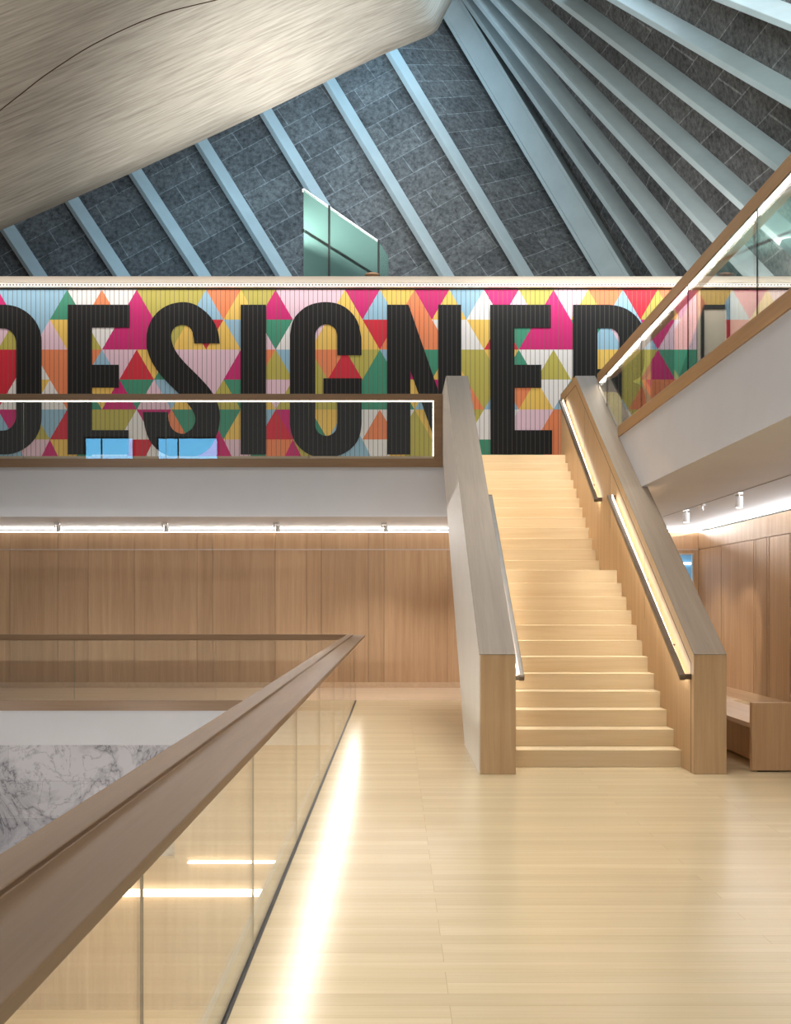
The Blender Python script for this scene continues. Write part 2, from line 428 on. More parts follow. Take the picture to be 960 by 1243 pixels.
# underside body follows the bottoms of the steps
body = [(12.75, 0), (18.37, 3.70), (18.58, 3.70), (18.58, R * 23 - .002)]
for i in range(23, 0, -1):
    body.append((yf[i] + .002, R * i - .002)); body.append((yf[i] + .002, R * (i - 1) - .002 if i > 1 else .0))
clean = []
for p in body:
    if not clean or (abs(clean[-1][0] - p[0]) + abs(clean[-1][1] - p[1])) > 1e-4: clean.append(p)
b = MB(); b.prism(clean, X0, X1, 'X'); b.build('underside', M['stairwhite'], st)

wallp = [(10.52, 0), (10.52, 1.089), (17.45, 5.0), (19.0, 5.0), (19.0, UF + .001), (18.58, UF + .001), (18.58, 3.80), (18.37, 3.76), (12.75, 0)]
b = MB(); b.prism(wallp, .774, X0, 'X', 0, ma=0, mb=0); lw = b.build('side_wall', M['newel'], st, bevel=.004)
b = MB(); b.prism([(p[0] + (0.004 if k == 0 else 0), p[1]) for k, p in enumerate([(10.53, .0), (10.53, 1.085), (17.45, 4.99), (18.99, 4.99), (18.99, UF + .001), (18.58, UF + .001), (18.58, 3.80), (18.37, 3.76), (12.75, 0)])], .764, .7738, 'X')
b.build('plaster_face', M['stairwhite'], lw, label='white plastered outer face of the left stair wall')
b = MB(); b.prism([(10.52, 0), (10.52, 1.089), (17.45, 5.0), (19.0, 5.0), (19.0, UF + .001), (18.58, UF + .001), (18.58, 3.80), (18.37, 3.76), (12.75, 0)], X1, 3.02, 'X')
rw = b.build('side_wall', M['newel'], st, bevel=.004)
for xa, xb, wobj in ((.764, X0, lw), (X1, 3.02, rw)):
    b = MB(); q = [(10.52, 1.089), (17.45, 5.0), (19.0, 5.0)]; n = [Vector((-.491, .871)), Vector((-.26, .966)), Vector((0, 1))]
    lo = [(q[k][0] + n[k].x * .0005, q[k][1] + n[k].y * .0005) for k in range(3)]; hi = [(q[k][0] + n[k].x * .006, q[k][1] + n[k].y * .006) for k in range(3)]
    b.prism(lo + hi[::-1], xa, xb, 'X'); b.build('cap', M['cap'], wobj, label='oak top of the stair wall, coloured darker to stand for shade')  # thin board added to carry the darker, shaded tone
# fine shadow gap under the cap of the right wall
def strip_yz(mb, x0, x1, p, q, wz):
    mb.hexa([(x0, p[0], p[1] - wz), (x1, p[0], p[1] - wz), (x1, q[0], q[1] - wz), (x0, q[0], q[1] - wz),
             (x0, p[0], p[1]), (x1, p[0], p[1]), (x1, q[0], q[1]), (x0, q[0], q[1])])
b = MB(); strip_yz(b, X1 - .0015, X1 + .002, (10.62, 1.02), (17.42, 4.86), .009); strip_yz(b, X1 - .0015, X1 + .002, (17.42, 4.86), (18.99, 4.86), .009)
b.box(X1 - .0015, X1 + .002, 10.615, 10.622, 0, 1.02)
b.build('shadow_gap', M['gap'], rw, label='dark fine joint line below the cap of the right stair wall')
b = MB()
for y in (12.6, 14.6, 16.6):
    z = 1.02 + (y - 10.62) * .5646
    b.box(X1 - .001, X1 + .002, y, y + .004, z - .75, z - .01)
    b.build('panel_joint', M['gap'], rw); b = MB()

def handrail(x, side, path, first):
    """bar along path; side=+1 when the wall is on the +X side"""
    pts = [Vector((x, y, z)) for y, z in path]
    wx = x + side * (.1)
    full = [Vector((wx, pts[0].y, pts[0].z))] + pts + [Vector((wx, pts[-1].y, pts[-1].z))]
    o = MB()
    # square section bar
    def bar(a, c, h=.026):
        d = (c - a).normalized(); up = Vector((0, 0, 1)); s1 = d.cross(up).normalized() * h; u1 = s1.cross(d).normalized() * h
        a2 = a - d * h; c2 = c + d * h
        o.hexa([a2 - s1 - u1, a2 + s1 - u1, c2 + s1 - u1, c2 - s1 - u1, a2 - s1 + u1, a2 + s1 + u1, c2 + s1 + u1, c2 - s1 + u1])
    for a, c in zip(full[:-1], full[1:]): bar(a, c, .025)
    hr = o.build('handrail', M['darksteel'], st, bevel=.006)
    for a, c in zip(pts[:-1], pts[1:]):
        L = (c - a); n = max(2, int(L.length / 1.15))
        for k in range(n):
            p = a + L * ((k + .5) / n)
            q = MB(); q.tube([p - Vector((0, 0, .015)), p + Vector((side * .05, 0, -.06)), Vector((x + side * .085, p.y, p.z - .06))], .008, 8)
            q.build('bracket', M['darksteel'], hr)
        # LED line on the wall side of the bar
        q = MB(); s0 = side * .0255; d0 = side * .0315; th = .03 if side > 0 else -.004
        q.hexa([(x + s0, a.y + .05, a.z - .012), (x + d0, a.y + .05, a.z - .012), (x + d0, c.y - .05, c.z - .012), (x + s0, c.y - .05, c.z - .012),
                (x + s0, a.y + .05, a.z + th), (x + d0, a.y + .05, a.z + th), (x + d0, c.y - .05, c.z + th), (x + s0, c.y - .05, c.z + th)])
        q.build('light_strip', M['led'], hr, label='glowing light strip behind the handrail')
    return hr
handrail(2.64, 1, [(10.62, .885), (14.25, 2.87)], True)
handrail(2.64, 1, [(15.2, 2.93), (18.42, 4.78)], False)
handrail(1.175, -1, [(10.75, .87), (14.3, 2.88)], False)
handrail(1.175, -1, [(15.2, 2.93), (18.42, 4.78)], False)

# ------------------------------------------------------------------ glass balustrades
def pane_box(mb, x0, x1, y0, y1, z0, z1, along):
    # faces order: bottom, top, y0, x1, y1, x0 ; edges get the dark edge material
    mm = [1, 1, 0, 1, 0, 1] if along == 'X' else [1, 1, 1, 0, 1, 0]
    mb.box(x0, x1, y0, y1, z0, z1, mm=mm)

def bal_y(label, gx, y0, y1, zf, ztop, jts, side, wood, edge, ledm, zg0=None):
    """balustrade along Y at x=gx; side=+1 when the room (LED side) lies on +X"""
    root = empty('glass_balustrade', (gx, (y0 + y1) / 2, zf), label=label, cat='balustrade')
    s = side
    prof = [(gx - s * .136, ztop), (gx - s * .136, ztop - .125), (gx - s * .1, ztop - .13), (gx + s * .05, ztop - .075), (gx + s * .143, ztop - .045),
            (gx + s * .143, ztop - .015), (gx - s * .038, ztop - .015), (gx - s * .038, ztop)]
    b = MB(); b.prism(prof, y0, y1, 'Y'); hr = b.build('handrail', wood, root, bevel=.003)
    b = MB(); zl = ztop - .105
    b.hexa([(gx + s * .012, y0, zl - .012), (gx + s * .05, y0, zl + .004), (gx + s * .05, y1, zl + .004), (gx + s * .012, y1, zl - .012),
            (gx + s * .012, y0, zl + .0), (gx + s * .05, y0, zl + .012), (gx + s * .05, y1, zl + .012), (gx + s * .012, y1, zl + .0)])
    b.build('light_strip', ledm, hr, label='glowing light strip under the handrail')
    for a, c in zip(jts[:-1], jts[1:]):
        b = MB(); pane_box(b, gx - .004, gx + .004, a + .0015, c - .0015, (zf if zg0 is None else zg0), ztop - .1, 'Y')
        b.build('glass_panel', [M['glass'], edge], root)
    return root

# near balustrade along the void
j = [2.909 + 2.27 * k for k in range(-3, 7)]
j = [v for v in j if v < YV - .2] + [YV - .03]
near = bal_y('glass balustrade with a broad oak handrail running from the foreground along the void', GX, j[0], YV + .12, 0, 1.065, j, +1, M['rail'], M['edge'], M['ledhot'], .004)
b = MB(); b.box(GX - .014, GX + .014, j[0], YV - .02, .0005, .004); b.build('floor_channel', M['black'], near, label='black floor channel holding the glass')

# right balcony balustrade on the upper level
j = [9.5 + 2.25 * k for k in range(-5, 4)] + [16.95]
def right_rail():
    root = empty('glass_balustrade', (XB + .02, 9, UF), label='upper right glass balustrade with a lit oak handrail along the balcony over the stairs', cat='balustrade')
    gx = XB + .02; zt = 4.943
    prof = [(gx, zt - .03), (gx + .03, zt), (gx + .20, zt), (gx + .28, zt - .02), (gx + .28, zt - .05), (gx + .17, zt - .132), (gx, zt - .132)]
    prof = [(gx, zt), (gx + .28, zt), (gx + .28, zt - .04), (gx + .14, zt - .10), (gx + .012, zt - .132), (gx, zt - .132)]
    b = MB(); b.prism(prof, -3, 17.0, 'Y'); hr = b.build('handrail', M['railr'], root, bevel=.003)
    b = MB(); b.prism([(gx + .03, zt - .134), (gx + .085, zt - .122), (gx + .083, zt - .114), (gx + .028, zt - .126)], -3, 16.98, 'Y')
    b.build('light_strip', M['ledhot'], hr, label='glowing light strip under the handrail')
    for a, c in zip(j[:-1], j[1:]):
        b = MB(); wt = lambda y: 1.101 + .5643 * (y - 10.52)
        a2, c2 = a + .004, c - .004; zb = UF - .047; x0, x1 = gx + .004, gx + .016
        if wt(c2) < zb: pane_box(b, x0, x1, a2, c2, zb, zt - .135, 'Y')
        else:
            ym = max(a2, 10.52 + (zb - 1.101) / .5643)
            pl = [(a2, max(zb, wt(a2))), (ym, max(zb, wt(ym))), (c2, wt(c2)), (c2, zt - .135), (a2, zt - .135)]
            if abs(pl[0][0] - pl[1][0]) < 1e-6: pl.pop(0)
            b.prism(pl, x0, x1, 'X', 1, ma=0, mb=0)
        b.build('glass_panel', [M['glass'], M['edge']], root)
    return root
right_rail()

# balustrade across the far side of the void
root = empty('glass_balustrade', (-5, YV, 0), label='lower glass balustrade across the void in front of the panelled wall', cat='balustrade')
b = MB(); zt = 1.065
b.prism([(YV - .136, zt), (YV - .136, zt - .085), (YV + .0, zt - .1), (YV + .14, zt - .045), (YV + .14, zt - .015), (YV + .04, zt - .015), (YV + .04, zt)], -11, GX - .137, 'X')
b.build('handrail', M['railx'], root, bevel=.003)
jx = [-10.6] + [(x - CX) * YV / F for x in (-254, -82, 90, 262)] + [GX - .139]
for a, c in zip(jx[:-1], jx[1:]):
    b = MB(); pane_box(b, a + .004, c - .004, YV + .0, YV + .014, .001, zt - .09, 'X'); b.build('glass_panel', [M['glass'], M['edgelit']], root)

# upper gallery balustrade in front of the mural
root = empty('glass_balustrade', (-5, YV, UF), label='upper glass balustrade with lit oak handrail in front of the lettered mural', cat='balustrade')
zt = 4.943; xe = .759
b = MB(); b.prism([(YV, zt), (YV, zt - .105), (YV + .05, zt - .105), (YV + .2, zt - .06), (YV + .2, zt)], -11, xe, 'X')
hr = b.build('handrail', M['railx'], root, bevel=.003)
b = MB(); b.box(-11, xe - .15, YV + .035, YV + .065, zt - .118, zt - .106); b.box(xe - .158, xe - .143, YV + .03, YV + .045, UF - .04, zt - .11)
b.build('light_strip', M['led'], hr, label='glowing light strip under the handrail')
b = MB(); b.box(xe - .14, xe, YV, YV + .12, UF - .045, zt - .106); b.build('end_post', M['railx'], root, bevel=.003)
jx = [-10.6, -8.3, -6.0, -3.7, -1.4, xe - .145]
for a, c in zip(jx[:-1], jx[1:]):
    b = MB(); pane_box(b, a + .003, c - .003, YV + .004, YV + .018, UF - .045, zt - .106, 'X'); b.build('glass_panel', [M['glass'], M['edgelit']], root)

# ------------------------------------------------------------------ mural
K = YW / F
def mx(x): return (x - CX) * K
def mz(y): return EYE + (HY - y) * K
rows = [
 # j from -6 to 37
 "OO M B BBG W O W M K K K BOY K M P P P Y M B Y O M Y B W M P K M P Y O B R K O P P",
 "", "", "", "", ""]
C = {'B': (150, 190, 212), 'Y': (238, 196, 96), 'K': (190, 178, 84), 'G': (62, 146, 116), 'M': (204, 24, 112), 'R': (212, 36, 58),
     'P': (232, 198, 212), 'O': (236, 136, 88), 'W': (236, 232, 230)}
rowdata = [
 # -6..-1            0..9          10..19        20..29        30..37
 "OOMBBB" "GWOWMKKKBO" "YKMPPPYMBY" "OMYBWMPKMP" "YOBRKOPP",
 "YYPKBP" "YKWMMMKYRY" "BPGWPYYYRO" "OOWWYRGMMM" "GBPBMPPP",
 "KRRRWO" "OOBPRYGPPP" "MOKBKORKGB" "MGYKKYGWKW" "YYKKMGGG",
 "GBRWYW" "OGYMGPBYPK" "GYPKKKRGGG" "YBMOKBOYWB" "YKKGORRO",
 "YYBMKB" "RKKKWMOGMG" "YBRMGYBWOW" "KYKKWWPPOO" "YKKYBOOG",
 "PPBBPM" "YGWWRWWBMM" "PGOMKWBBWY" "KKKGGGGGOO" "OYKBBOGG",
]
keys = list(C)
mural = empty('lettered_mural', (0, YW, UF), label='big multicoloured slatted mural of triangles spelling DESIGNER in black', cat='mural')
mats = [mat_slatted('mural_' + k, C[k]) for k in keys]
b = MB(); ymap = [352 + 36.33 * i for i in range(6)] + [576.8]
YF = YW - .02
xr = 5.58
def clip_poly(pts, lim, keep_less=True):
    out = []
    for i in range(len(pts)):
        a, c = pts[i], pts[(i + 1) % len(pts)]
        ia, ic = a[0] <= lim, c[0] <= lim
        if ia: out.append(a)
        if ia != ic:
            t = (lim - a[0]) / (c[0] - a[0]); out.append((lim, a[1] + (c[1] - a[1]) * t))
    return out
for r in range(6):
    s = rowdata[r]
    for idx, ch in enumerate(s):
        jj = idx - 6; xc = 81.9 + 21.06 * jj
        up = (jj % 2 == 0) == (r % 2 == 0)
        y0, y1 = ymap[r], ymap[r + 1]
        pts = [(xc, y0), (xc - 21.06, y1), (xc + 21.06, y1)] if up else [(xc - 21.06, y0), (xc, y1), (xc + 21.06, y0)]
        pp = clip_poly([(mx(x), mz(y)) for x, y in pts], xr)
        if len(pp) >= 3: b.face([(x, YF, z) for x, z in pp], keys.index(ch))
# left continuation in plain colours out to the end of the wall
xl = mx(81.9 + 21.06 * -7)
k = 0; x = xl
while x > -11:
    for r in range(6):
        b.face([(x - .32, YF, mz(ymap[r + 1])), (x + .02, YF, mz(ymap[r + 1])), (x + .02, YF, mz(ymap[r])), (x - .32, YF, mz(ymap[r]))], (k * 4 + r * 3) % 9)
    k += 1; x -= .34
o = b.build('painted_triangles', mats, mural, fix=False)
b = MB(); b.box(-11, xr, YW - .018, YW + .3, UF + .001, mz(351.5)); b.build('backing_boards', M['cream'], mural)

def smooth(pts, n=6):
    out = []
    for i in range(len(pts) - 1):
        p0 = pts[max(i - 1, 0)]; p1 = pts[i]; p2 = pts[i + 1]; p3 = pts[min(i + 2, len(pts) - 1)]
        for k in range(n):
            t = k / n
            out.append(tuple(.5 * (2 * p1[a] + (p2[a] - p0[a]) * t + (2 * p0[a] - 5 * p1[a] + 4 * p2[a] - p3[a]) * t * t + (3 * p1[a] - p0[a] - 3 * p2[a] + p3[a]) * t ** 3) for a in (0, 1)))
    out.append(pts[-1]); return out
def arc(cx, cy, rx, ry, a0, a1, n=14):
    return [(cx + rx * math.cos(math.radians(a0 + (a1 - a0) * k / n)), cy - ry * math.sin(math.radians(a0 + (a1 - a0) * k / n))) for k in range(n + 1)]
T, B_ = 370.4, 551.8
letters = {}
letters['D'] = [[(-33, T), (6, T)] + arc(6, 415, 45, 44.6, 90, 0)[1:] + [(51, 505)] + arc(6, 507, 45, 44.8, 0, -90)[1:] + [(-33, B_)],
                [(-4, 399), (4, 399)] + arc(4, 417, 16.2, 18, 90, 0)[1:] + arc(4, 505, 16.2, 18, 0, -90) + [(-4, 523)]]
letters['E'] = [[(82.6, T), (157.6, T), (157.6, 398), (112.2, 398), (112.2, 443.2), (144.8, 443.2), (144.8, 470.8), (112.2, 470.8), (112.2, 522.5), (156.6, 522.5), (156.6, B_), (82.6, B_)]]
S = smooth([(266.9, 417.2), (264.8, 403), (259.5, 390.5), (250.6, 379.6), (237, 370.2), (222, 367.3), (205, 370.7), (191, 380), (181.6, 394.6), (178.1, 412), (179.5, 426), (186, 442), (198, 458.5), (218, 479), (228, 490), (235.5, 501), (237.4, 509), (236, 516), (231.6, 522), (222, 527), (211, 522.5), (205.6, 513), (204, 500.5)])
S += [(174, 500.5)] + smooth([(174, 500.5), (176.2, 518.6), (183, 536.5), (197, 550), (214, 555.6), (230, 555.6), (247, 550), (258.5, 538.5), (265, 522), (267, 504.4), (264, 489), (256, 474), (243, 459), (222.7, 438.5), (212.5, 424.5), (208, 410.5), (210, 401), (215, 396.3), (222, 394.8), (229.5, 397.2), (234.2, 404.5), (236, 417.2)])[1:]
letters['S'] = [S]
letters['I'] = [[(292.3, T), (323, T), (323, B_), (292.3, B_)]]
G = [(438.8, 431.5), (438.6, 410)] + smooth([(438.6, 410), (434.4, 392), (425.5, 378.8), (413, 370.4), (398, 367.2), (383, 368.6), (370.6, 373.6), (360, 383), (354.5, 393), (352.3, 408)])[1:]
G += smooth([(352.3, 515), (354.2, 527), (360, 539), (369, 548), (381, 554), (398, 556), (416.7, 551), (430.8, 540), (436.8, 528), (438.8, 515)])
G += [(438.8, 459.6), (392.6, 459.6), (392.6, 482), (409.4, 482), (409.4, 515)] + arc(396, 516, 13.3, 13.4, 0, -180)[1:] + [(382.7, 408)] + arc(396, 408, 13.3, 14, 180, 0)[1:] + [(409.4, 431.5)]
letters['G'] = [G]
letters['N'] = [[(469.8, T), (495.8, T), (532, 475), (532, T), (559.8, T), (559.8, B_), (533.6, B_), (498, 450), (498, B_), (469.8, B_)]]
letters['E2'] = [[(594.6, T), (668.2, T), (668.2, 398.3), (624.2, 398.3), (624.2, 443.2), (656.7, 443.2), (656.7, 471), (624.6, 471), (624.6, 522.5), (669.8, 522.5), (669.8, B_), (595.2, B_)]]
letters['R'] = [[(695.2, T), (738, T)] + smooth([(738, T), (750, 372), (762, 376.8), (772, 385), (779, 396), (782, 412)])[1:] + [(782, 436)] + smooth([(782, 436), (781, 447), (776, 458), (768, 463.5), (777, 468), (782, 478), (783.5, 492)])[1:] +
                [(783.5, B_), (754, B_), (754, 488)] + arc(744, 488, 10, 12, 0, 90)[1:] + [(724.8, 476), (724.8, B_), (695.2, B_)],
                [(724.8, 398.7), (738, 398.7)] + arc(738, 412, 13.2, 13.3, 90, 0)[1:] + arc(738, 436, 13.2, 12.5, 0, -90) + [(724.8, 448.5)]]
mblack = mat_slatted('mural_black', (10, 8, 7), line=(74, 68, 60), rough=.6)
for key, loops in letters.items():
    bm = bmesh.new()
    for lp in loops:
        pts = []
        for p in lp:
            if not pts or (abs(pts[-1][0] - p[0]) + abs(pts[-1][1] - p[1])) > .15: pts.append(p)
        if abs(pts[0][0] - pts[-1][0]) + abs(pts[0][1] - pts[-1][1]) < .15: pts.pop()
        vs = [bm.verts.new((mx(p[0]), YF - .002 - YW, mz(p[1]) - UF)) for p in pts]
        for i in range(len(vs)): bm.edges.new((vs[i], vs[(i + 1) % len(vs)]))
    bmesh.ops.triangle_fill(bm, use_beauty=True, use_dissolve=False, edges=bm.edges[:])
    ret = bmesh.ops.extrude_face_region(bm, geom=bm.faces[:])
    bmesh.ops.translate(bm, vec=(0, -.012, 0), verts=[g for g in ret['geom'] if isinstance(g, bmesh.types.BMVert)])
    bmesh.ops.recalc_face_normals(bm, faces=bm.faces)
    me = bpy.data.meshes.new('letter'); bm.to_mesh(me); bm.free(); me.materials.append(mblack)
    o = bpy.data.objects.new('letter', me); COL.objects.link(o); o.parent = mural
    o['label'] = 'black painted letter ' + key[0]

# plain wall to the right of the mural, on the upper level
b = MB(); b.box(xr + .02, 10, YW - .0, YW + .3, UF + .001, mz(351.5))
b.build('wall_upper_right', mat_plain('beige_wall', (196, 180, 160), .6), kind='structure', label='plain beige wall to the right of the mural', cat='wall')
b = MB(); b.box(5.66, 5.72, YW - .03, YW - .001, UF + .001, mz(353)); b.box(5.72, 6.2, YW - .03, YW - .001, mz(375), mz(353)); b.box(6.14, 6.2, YW - .03, YW - .001, UF + .001, mz(375))
b.build('trim_5', M['black'], kind='structure', label='black door surround beside the right end of the mural', cat='trim')
# parapet over the mural
b = MB(); b.box(-11, 10, YW - .14, YW + .5, mz(345.5), mz(338))
b.build('wall_parapet', M['cream'], kind='structure', label='cream parapet band above the mural', cat='wall')
b = MB(); b.box(-11, 10, YW - .12, YW + .0, mz(350.3), mz(345.5) - .001)
b.build('perforated_light_rail', M['perf'], label='long perforated pale strip running under the parapet above the mural', cat='strip light')
b = MB(); b.box(-11, 10, YW - .03, YW - .001, mz(351.8), mz(350.4)); b.build('trim_6', M['black'], kind='structure', label='thin dark gap between perforated strip and mural', cat='trim')

# ------------------------------------------------------------------ roof
roof = empty('ceiling', (0, 27, 8), kind='structure', label='ribbed roof of painted beams and dark slabs above the mural', cat='ceiling')
def extend(a, c, e0, e1):
    d = c - a; return a - d * e0, c + d * e1
def beam(a, c, stv, sdv):
    b = MB(); s1 = Vector(stv); s2 = Vector(sdv)
    b.hexa([a, a + s1, a + s1 + s2, a + s2, c, c + s1, c + s1 + s2, c + s2])
    b.build('roof_beam', M['beam'], roof, bevel=.012)
lefts = [((-155, 353), (-88, 440)), ((-77, 318), (-63, 337)), ((1, 282), (37, 337)), ((79, 247), (138, 337)), ((156, 213), (236.5, 337)), ((236, 176), (335, 337)), ((315, 140), (434, 337)), ((393, 104), (533, 337)), ((469, 68), (630, 337))]
L3 = []
for (a, c) in lefts[1:]:
    A, Cc = P(a[0], a[1], 29.5 + (337 - a[1]) * .006), P(c[0], c[1], 29.5)
    # run every beam the same true length: from behind the shell down behind the parapet
    d = (Cc - A).normalized()
    tz = (6.6 - A.z) / d.z; up = -5.0
    L3.append((A + d * up, A + d * tz))
SL = Vector((.09, -.1, .045)); SD = Vector((.25, .22, .14))
for a, c in L3: beam(a, c, SL, SD)
mainA, mainB = P(541, 26, 33.5), P(725.8, 337.3, 29.8)
mainA, mainB = extend(mainA, mainB, .45, .18)
W1 = Vector((.52, -.37, .32)); W2 = Vector((.3, .5, .1))
# main beam: broad face with a raised lip on each edge
b = MB()
def hx(a, c, s1, s2): b.hexa([a, a + s1, a + s1 + s2, a + s2, c, c + s1, c + s1 + s2, c + s2])
nrm = -W2.normalized()
hx(mainA, mainB, W1, W2)
hx(mainA + nrm * .05, mainB + nrm * .05, W1 * .13, -nrm * .052)
hx(mainA + nrm * .05 + W1 * .87, mainB + nrm * .05 + W1 * .87, W1 * .13, -nrm * .052)
b.build('roof_beam', M['beam'], roof, bevel=.01, label='broadest roof beam, with raised edges, meeting the concrete shell')
rights = [((560, 0), (793, 337), 33, 28), ((573, 0), (834, 330), 32.3, 26), ((594, 0), (864, 295), 31.6, 24.6), ((620, 0), (899, 256), 30.6, 23.2), ((669, 0), (940, 208), 28.6, 21.6), ((735, 0), (960, 133), 25.8, 20.4), ((863, 0), (960, 39), 21.8, 19.8), ((1040, 0), (1100, 20), 18.5, 17.5)]
R3 = []
for a, c, d0, d1 in rights:
    A, Cc = P(a[0], a[1], d0), P(c[0], c[1], d1)
    d = (Cc - A)
    k1 = (6.6 - Cc.z) / d.z if d.z < 0 else 1
    R3.append(extend(A, Cc, .35, min(k1, 1.2 if d1 > 20 else 2.0)))
RL = Vector((.055, -.11, .045)); RD = Vector((.34, .265, .40))
for a, c in R3: beam(a, c, RL, RD)
# slabs between the beams
b = MB()
def bay(a0, c0, a1, c1, u0=0.0, ax=None, vs=1.0, sk=0.0, us=1.0):
    n = 12
    d = ax if ax is not None else (c0 - a0).normalized()
    e = (a1 - a0); e = (e - d * e.dot(d)).normalized()
    def U(p): return (p.dot(e) * us + u0, (p.dot(d) - sk * p.dot(e)) * vs)
    for k in range(n):
        t0, t1 = k / n, (k + 1) / n
        p0, p1 = a0.lerp(c0, t0), a0.lerp(c0, t1); q0, q1 = a1.lerp(c1, t0), a1.lerp(c1, t1)
        b.face([p0, p1, q1, q0], 0, [U(p0), U(p1), U(q1), U(q0)])
    return
    n = 12; Lw = ((a1 + c1) / 2 - (a0 + c0) / 2).length
    for k in range(n):
        t0, t1 = k / n, (k + 1) / n
        p0, p1 = a0.lerp(c0, t0), a0.lerp(c0, t1); q0, q1 = a1.lerp(c1, t0), a1.lerp(c1, t1)
        l0 = (p0 - a0).length; l1 = (p1 - a0).length; m0 = (q0 - a1).length; m1 = (q1 - a1).length
        w0 = (q0 - p0).length; w1 = (q1 - p1).length
        b.face([p0, p1, q1, q0], 0, [(u0, l0 + u0 * .3), (u0, l1 + u0 * .3), (u0 + w1, l1 + u0 * .3), (u0 + w0, l0 + u0 * .3)])
LAX = (L3[3][1] - L3[3][0]).normalized()
u = 0
for (a0, c0), (a1, c1) in zip(L3[:-1], L3[1:]):
    bay(a0 + SD, c0 + SD, a1 + SD, c1 + SD, 0, LAX)
bay(L3[-1][0] + SD, L3[-1][1] + SD, mainA + W2 * .8, mainB + W2 * .8, 0, LAX)
bay(mainA + W2 * .9 + W1 * .9, mainB + W2 * .9 + W1 * .9, R3[0][0] + RD, R3[0][1] + RD, 1.0)
u = 3
for (a0, c0), (a1, c1) in zip(R3[:-1], R3[1:]):
    bay(a0 + RD, c0 + RD, a1 + RD, c1 + RD, u, None, .62, .95, .45); u += 1.7
b.build('roof_slabs', M['slab'], roof, fix=False)

# board-marked concrete shell
edge_px = [(-260, 392, 20.2), (-120, 332, 21.2), (0, 280, 22), (85, 243, 22.8), (163, 208.5, 23.6), (243, 172, 24.4), (322, 135, 25.3), (400, 97, 26.4), (465, 66, 27.5), (505, 50, 28.2), (524, 42, 28.6), (532, 35, 28.9), (538, 22, 29.2), (549, 0, 29.8), (575, -60, 31)]
E = [P(*e) for e in edge_px]
cum = [0]
for p, q in zip(E[:-1], E[1:]): cum.append(cum[-1] + (q - p).length)
NU, NV = 70, 40
def edge_at(t):
    d = t * cum[-1]
    for i in range(len(E) - 1):
        if d <= cum[i + 1] + 1e-9:
            f = (d - cum[i]) / (cum[i + 1] - cum[i]); break
    p0 = E[max(i - 1, 0)]; p1 = E[i]; p2 = E[i + 1]; p3 = E[min(i + 2, len(E) - 1)]
    return p1.lerp(p2, f)
grid = []
for iu in range(NU + 1):
    t = iu / NU; e = edge_at(t)
    far = Vector((-17 + 15 * t, 3 + 3 * t, 9.2 + 9.5 * t))
    col = []
    for iv in range(NV + 1):
        v = iv / NV
        p = e.lerp(far, v)
        p.z += -1.1 * math.sin(math.pi * min(1, v * 1.0)) * (1 - .3 * t)          # belly of the shell
        p.z += .28 * math.exp(-v * 16) * (t ** 1.5) - .28 * (t ** 1.5) * math.exp(0) * (1 if v < 1e-9 else 0) * 0
        col.append(p)
    grid.append(col)
for iu in range(NU + 1):
    off = edge_at(iu / NU) - grid[iu][0]
    grid[iu][0] += off
b = MB()
for iu in range(NU):
    for iv in range(NV):
        t0, t1, v0, v1 = iu / NU, (iu + 1) / NU, iv / NV, (iv + 1) / NV
        b.face([grid[iu][iv], grid[iu + 1][iv], grid[iu + 1][iv + 1], grid[iu][iv + 1]], 0, [(t0, v0), (t1, v0), (t1, v1), (t0, v1)])
shell = b.build('ceiling', M['concrete'], fix=False, smooth=True, kind='structure', label='sweeping board-marked concrete shell over the top left', cat='ceiling')
bm = bmesh.new(); bm.from_mesh(shell.data); bmesh.ops.remove_doubles(bm, verts=bm.verts, dist=1e-4); bm.to_mesh(shell.data)
tree = BVHTree.FromBMesh(bm); bm.free()
md = shell.modifiers.new('thickness', 'SOLIDIFY'); md.thickness = .18; md.offset = 1
# check which side is up: thickness has to grow upwards, away from the room
zn = sum(p.normal.z for p in shell.data.polygons)
if zn < 0: md.offset = -1
cam0 = Vector((0, 0, EYE))
def crease(pts, name, r):
    pp = []
    for x, y in smooth(pts, 8):
        d = Vector(((x - CX) / F, 1, (HY - y) / F)).normalized()
        hit = tree.ray_cast(cam0 - shell.location, d)
        if hit[0] is not None: pp.append(hit[0] + shell.location)
    if len(pp) > 2:
        q = MB(); q.tube(pp, r, 6); q.build(name, M['gap'], shell, label='dark curved formwork joint line')
crease([(-12, 145), (0, 134), (28, 112), (58, 89), (115, 53), (190, 19), (262, 0), (290, -8)], 'formwork_joint', .011)

# green glass screen on the upper storey beyond the parapet
s = empty('glass_screen', (-1.1, 24, 7.6), label='green tinted glass screen rising behind the parapet above the mural', cat='glass screen')
a, c = Vector((-1.785, 22.5)), Vector((-.385, 25.7)); e = Vector((-.16, 26.45))
d = (c - a)
def gseg(mb, p, q, z0, z1, th=.012, z1b=None):
    n = Vector((-(q - p).y, (q - p).x)).normalized() * th
    z1b = z1 if z1b is None else z1b
    mb.hexa([(p.x, p.y, z0), (q.x, q.y, z0), (q.x + n.x, q.y + n.y, z0), (p.x + n.x, p.y + n.y, z0), (p.x, p.y, z1), (q.x, q.y, z1b), (q.x + n.x, q.y + n.y, z1b), (p.x + n.x, p.y + n.y, z1)])
m1 = a + d * .36
for p, q in ((a, a + d * .30), (a + d * .31, c)):
    b = MB(); gseg(b, p, q, 7.45, 9.64); b.build('glass_panel', M['frost'], s)
b = MB(); gseg(b, c + d * .01, e, 7.45, 9.64, z1b=9.52); b.build('glass_panel', M['frost'], s, label='narrow bright end pane of the green glass screen')
b = MB(); gseg(b, a, c, 9.6, 9.66, .04); b.build('top_rail', M['beam'], s)
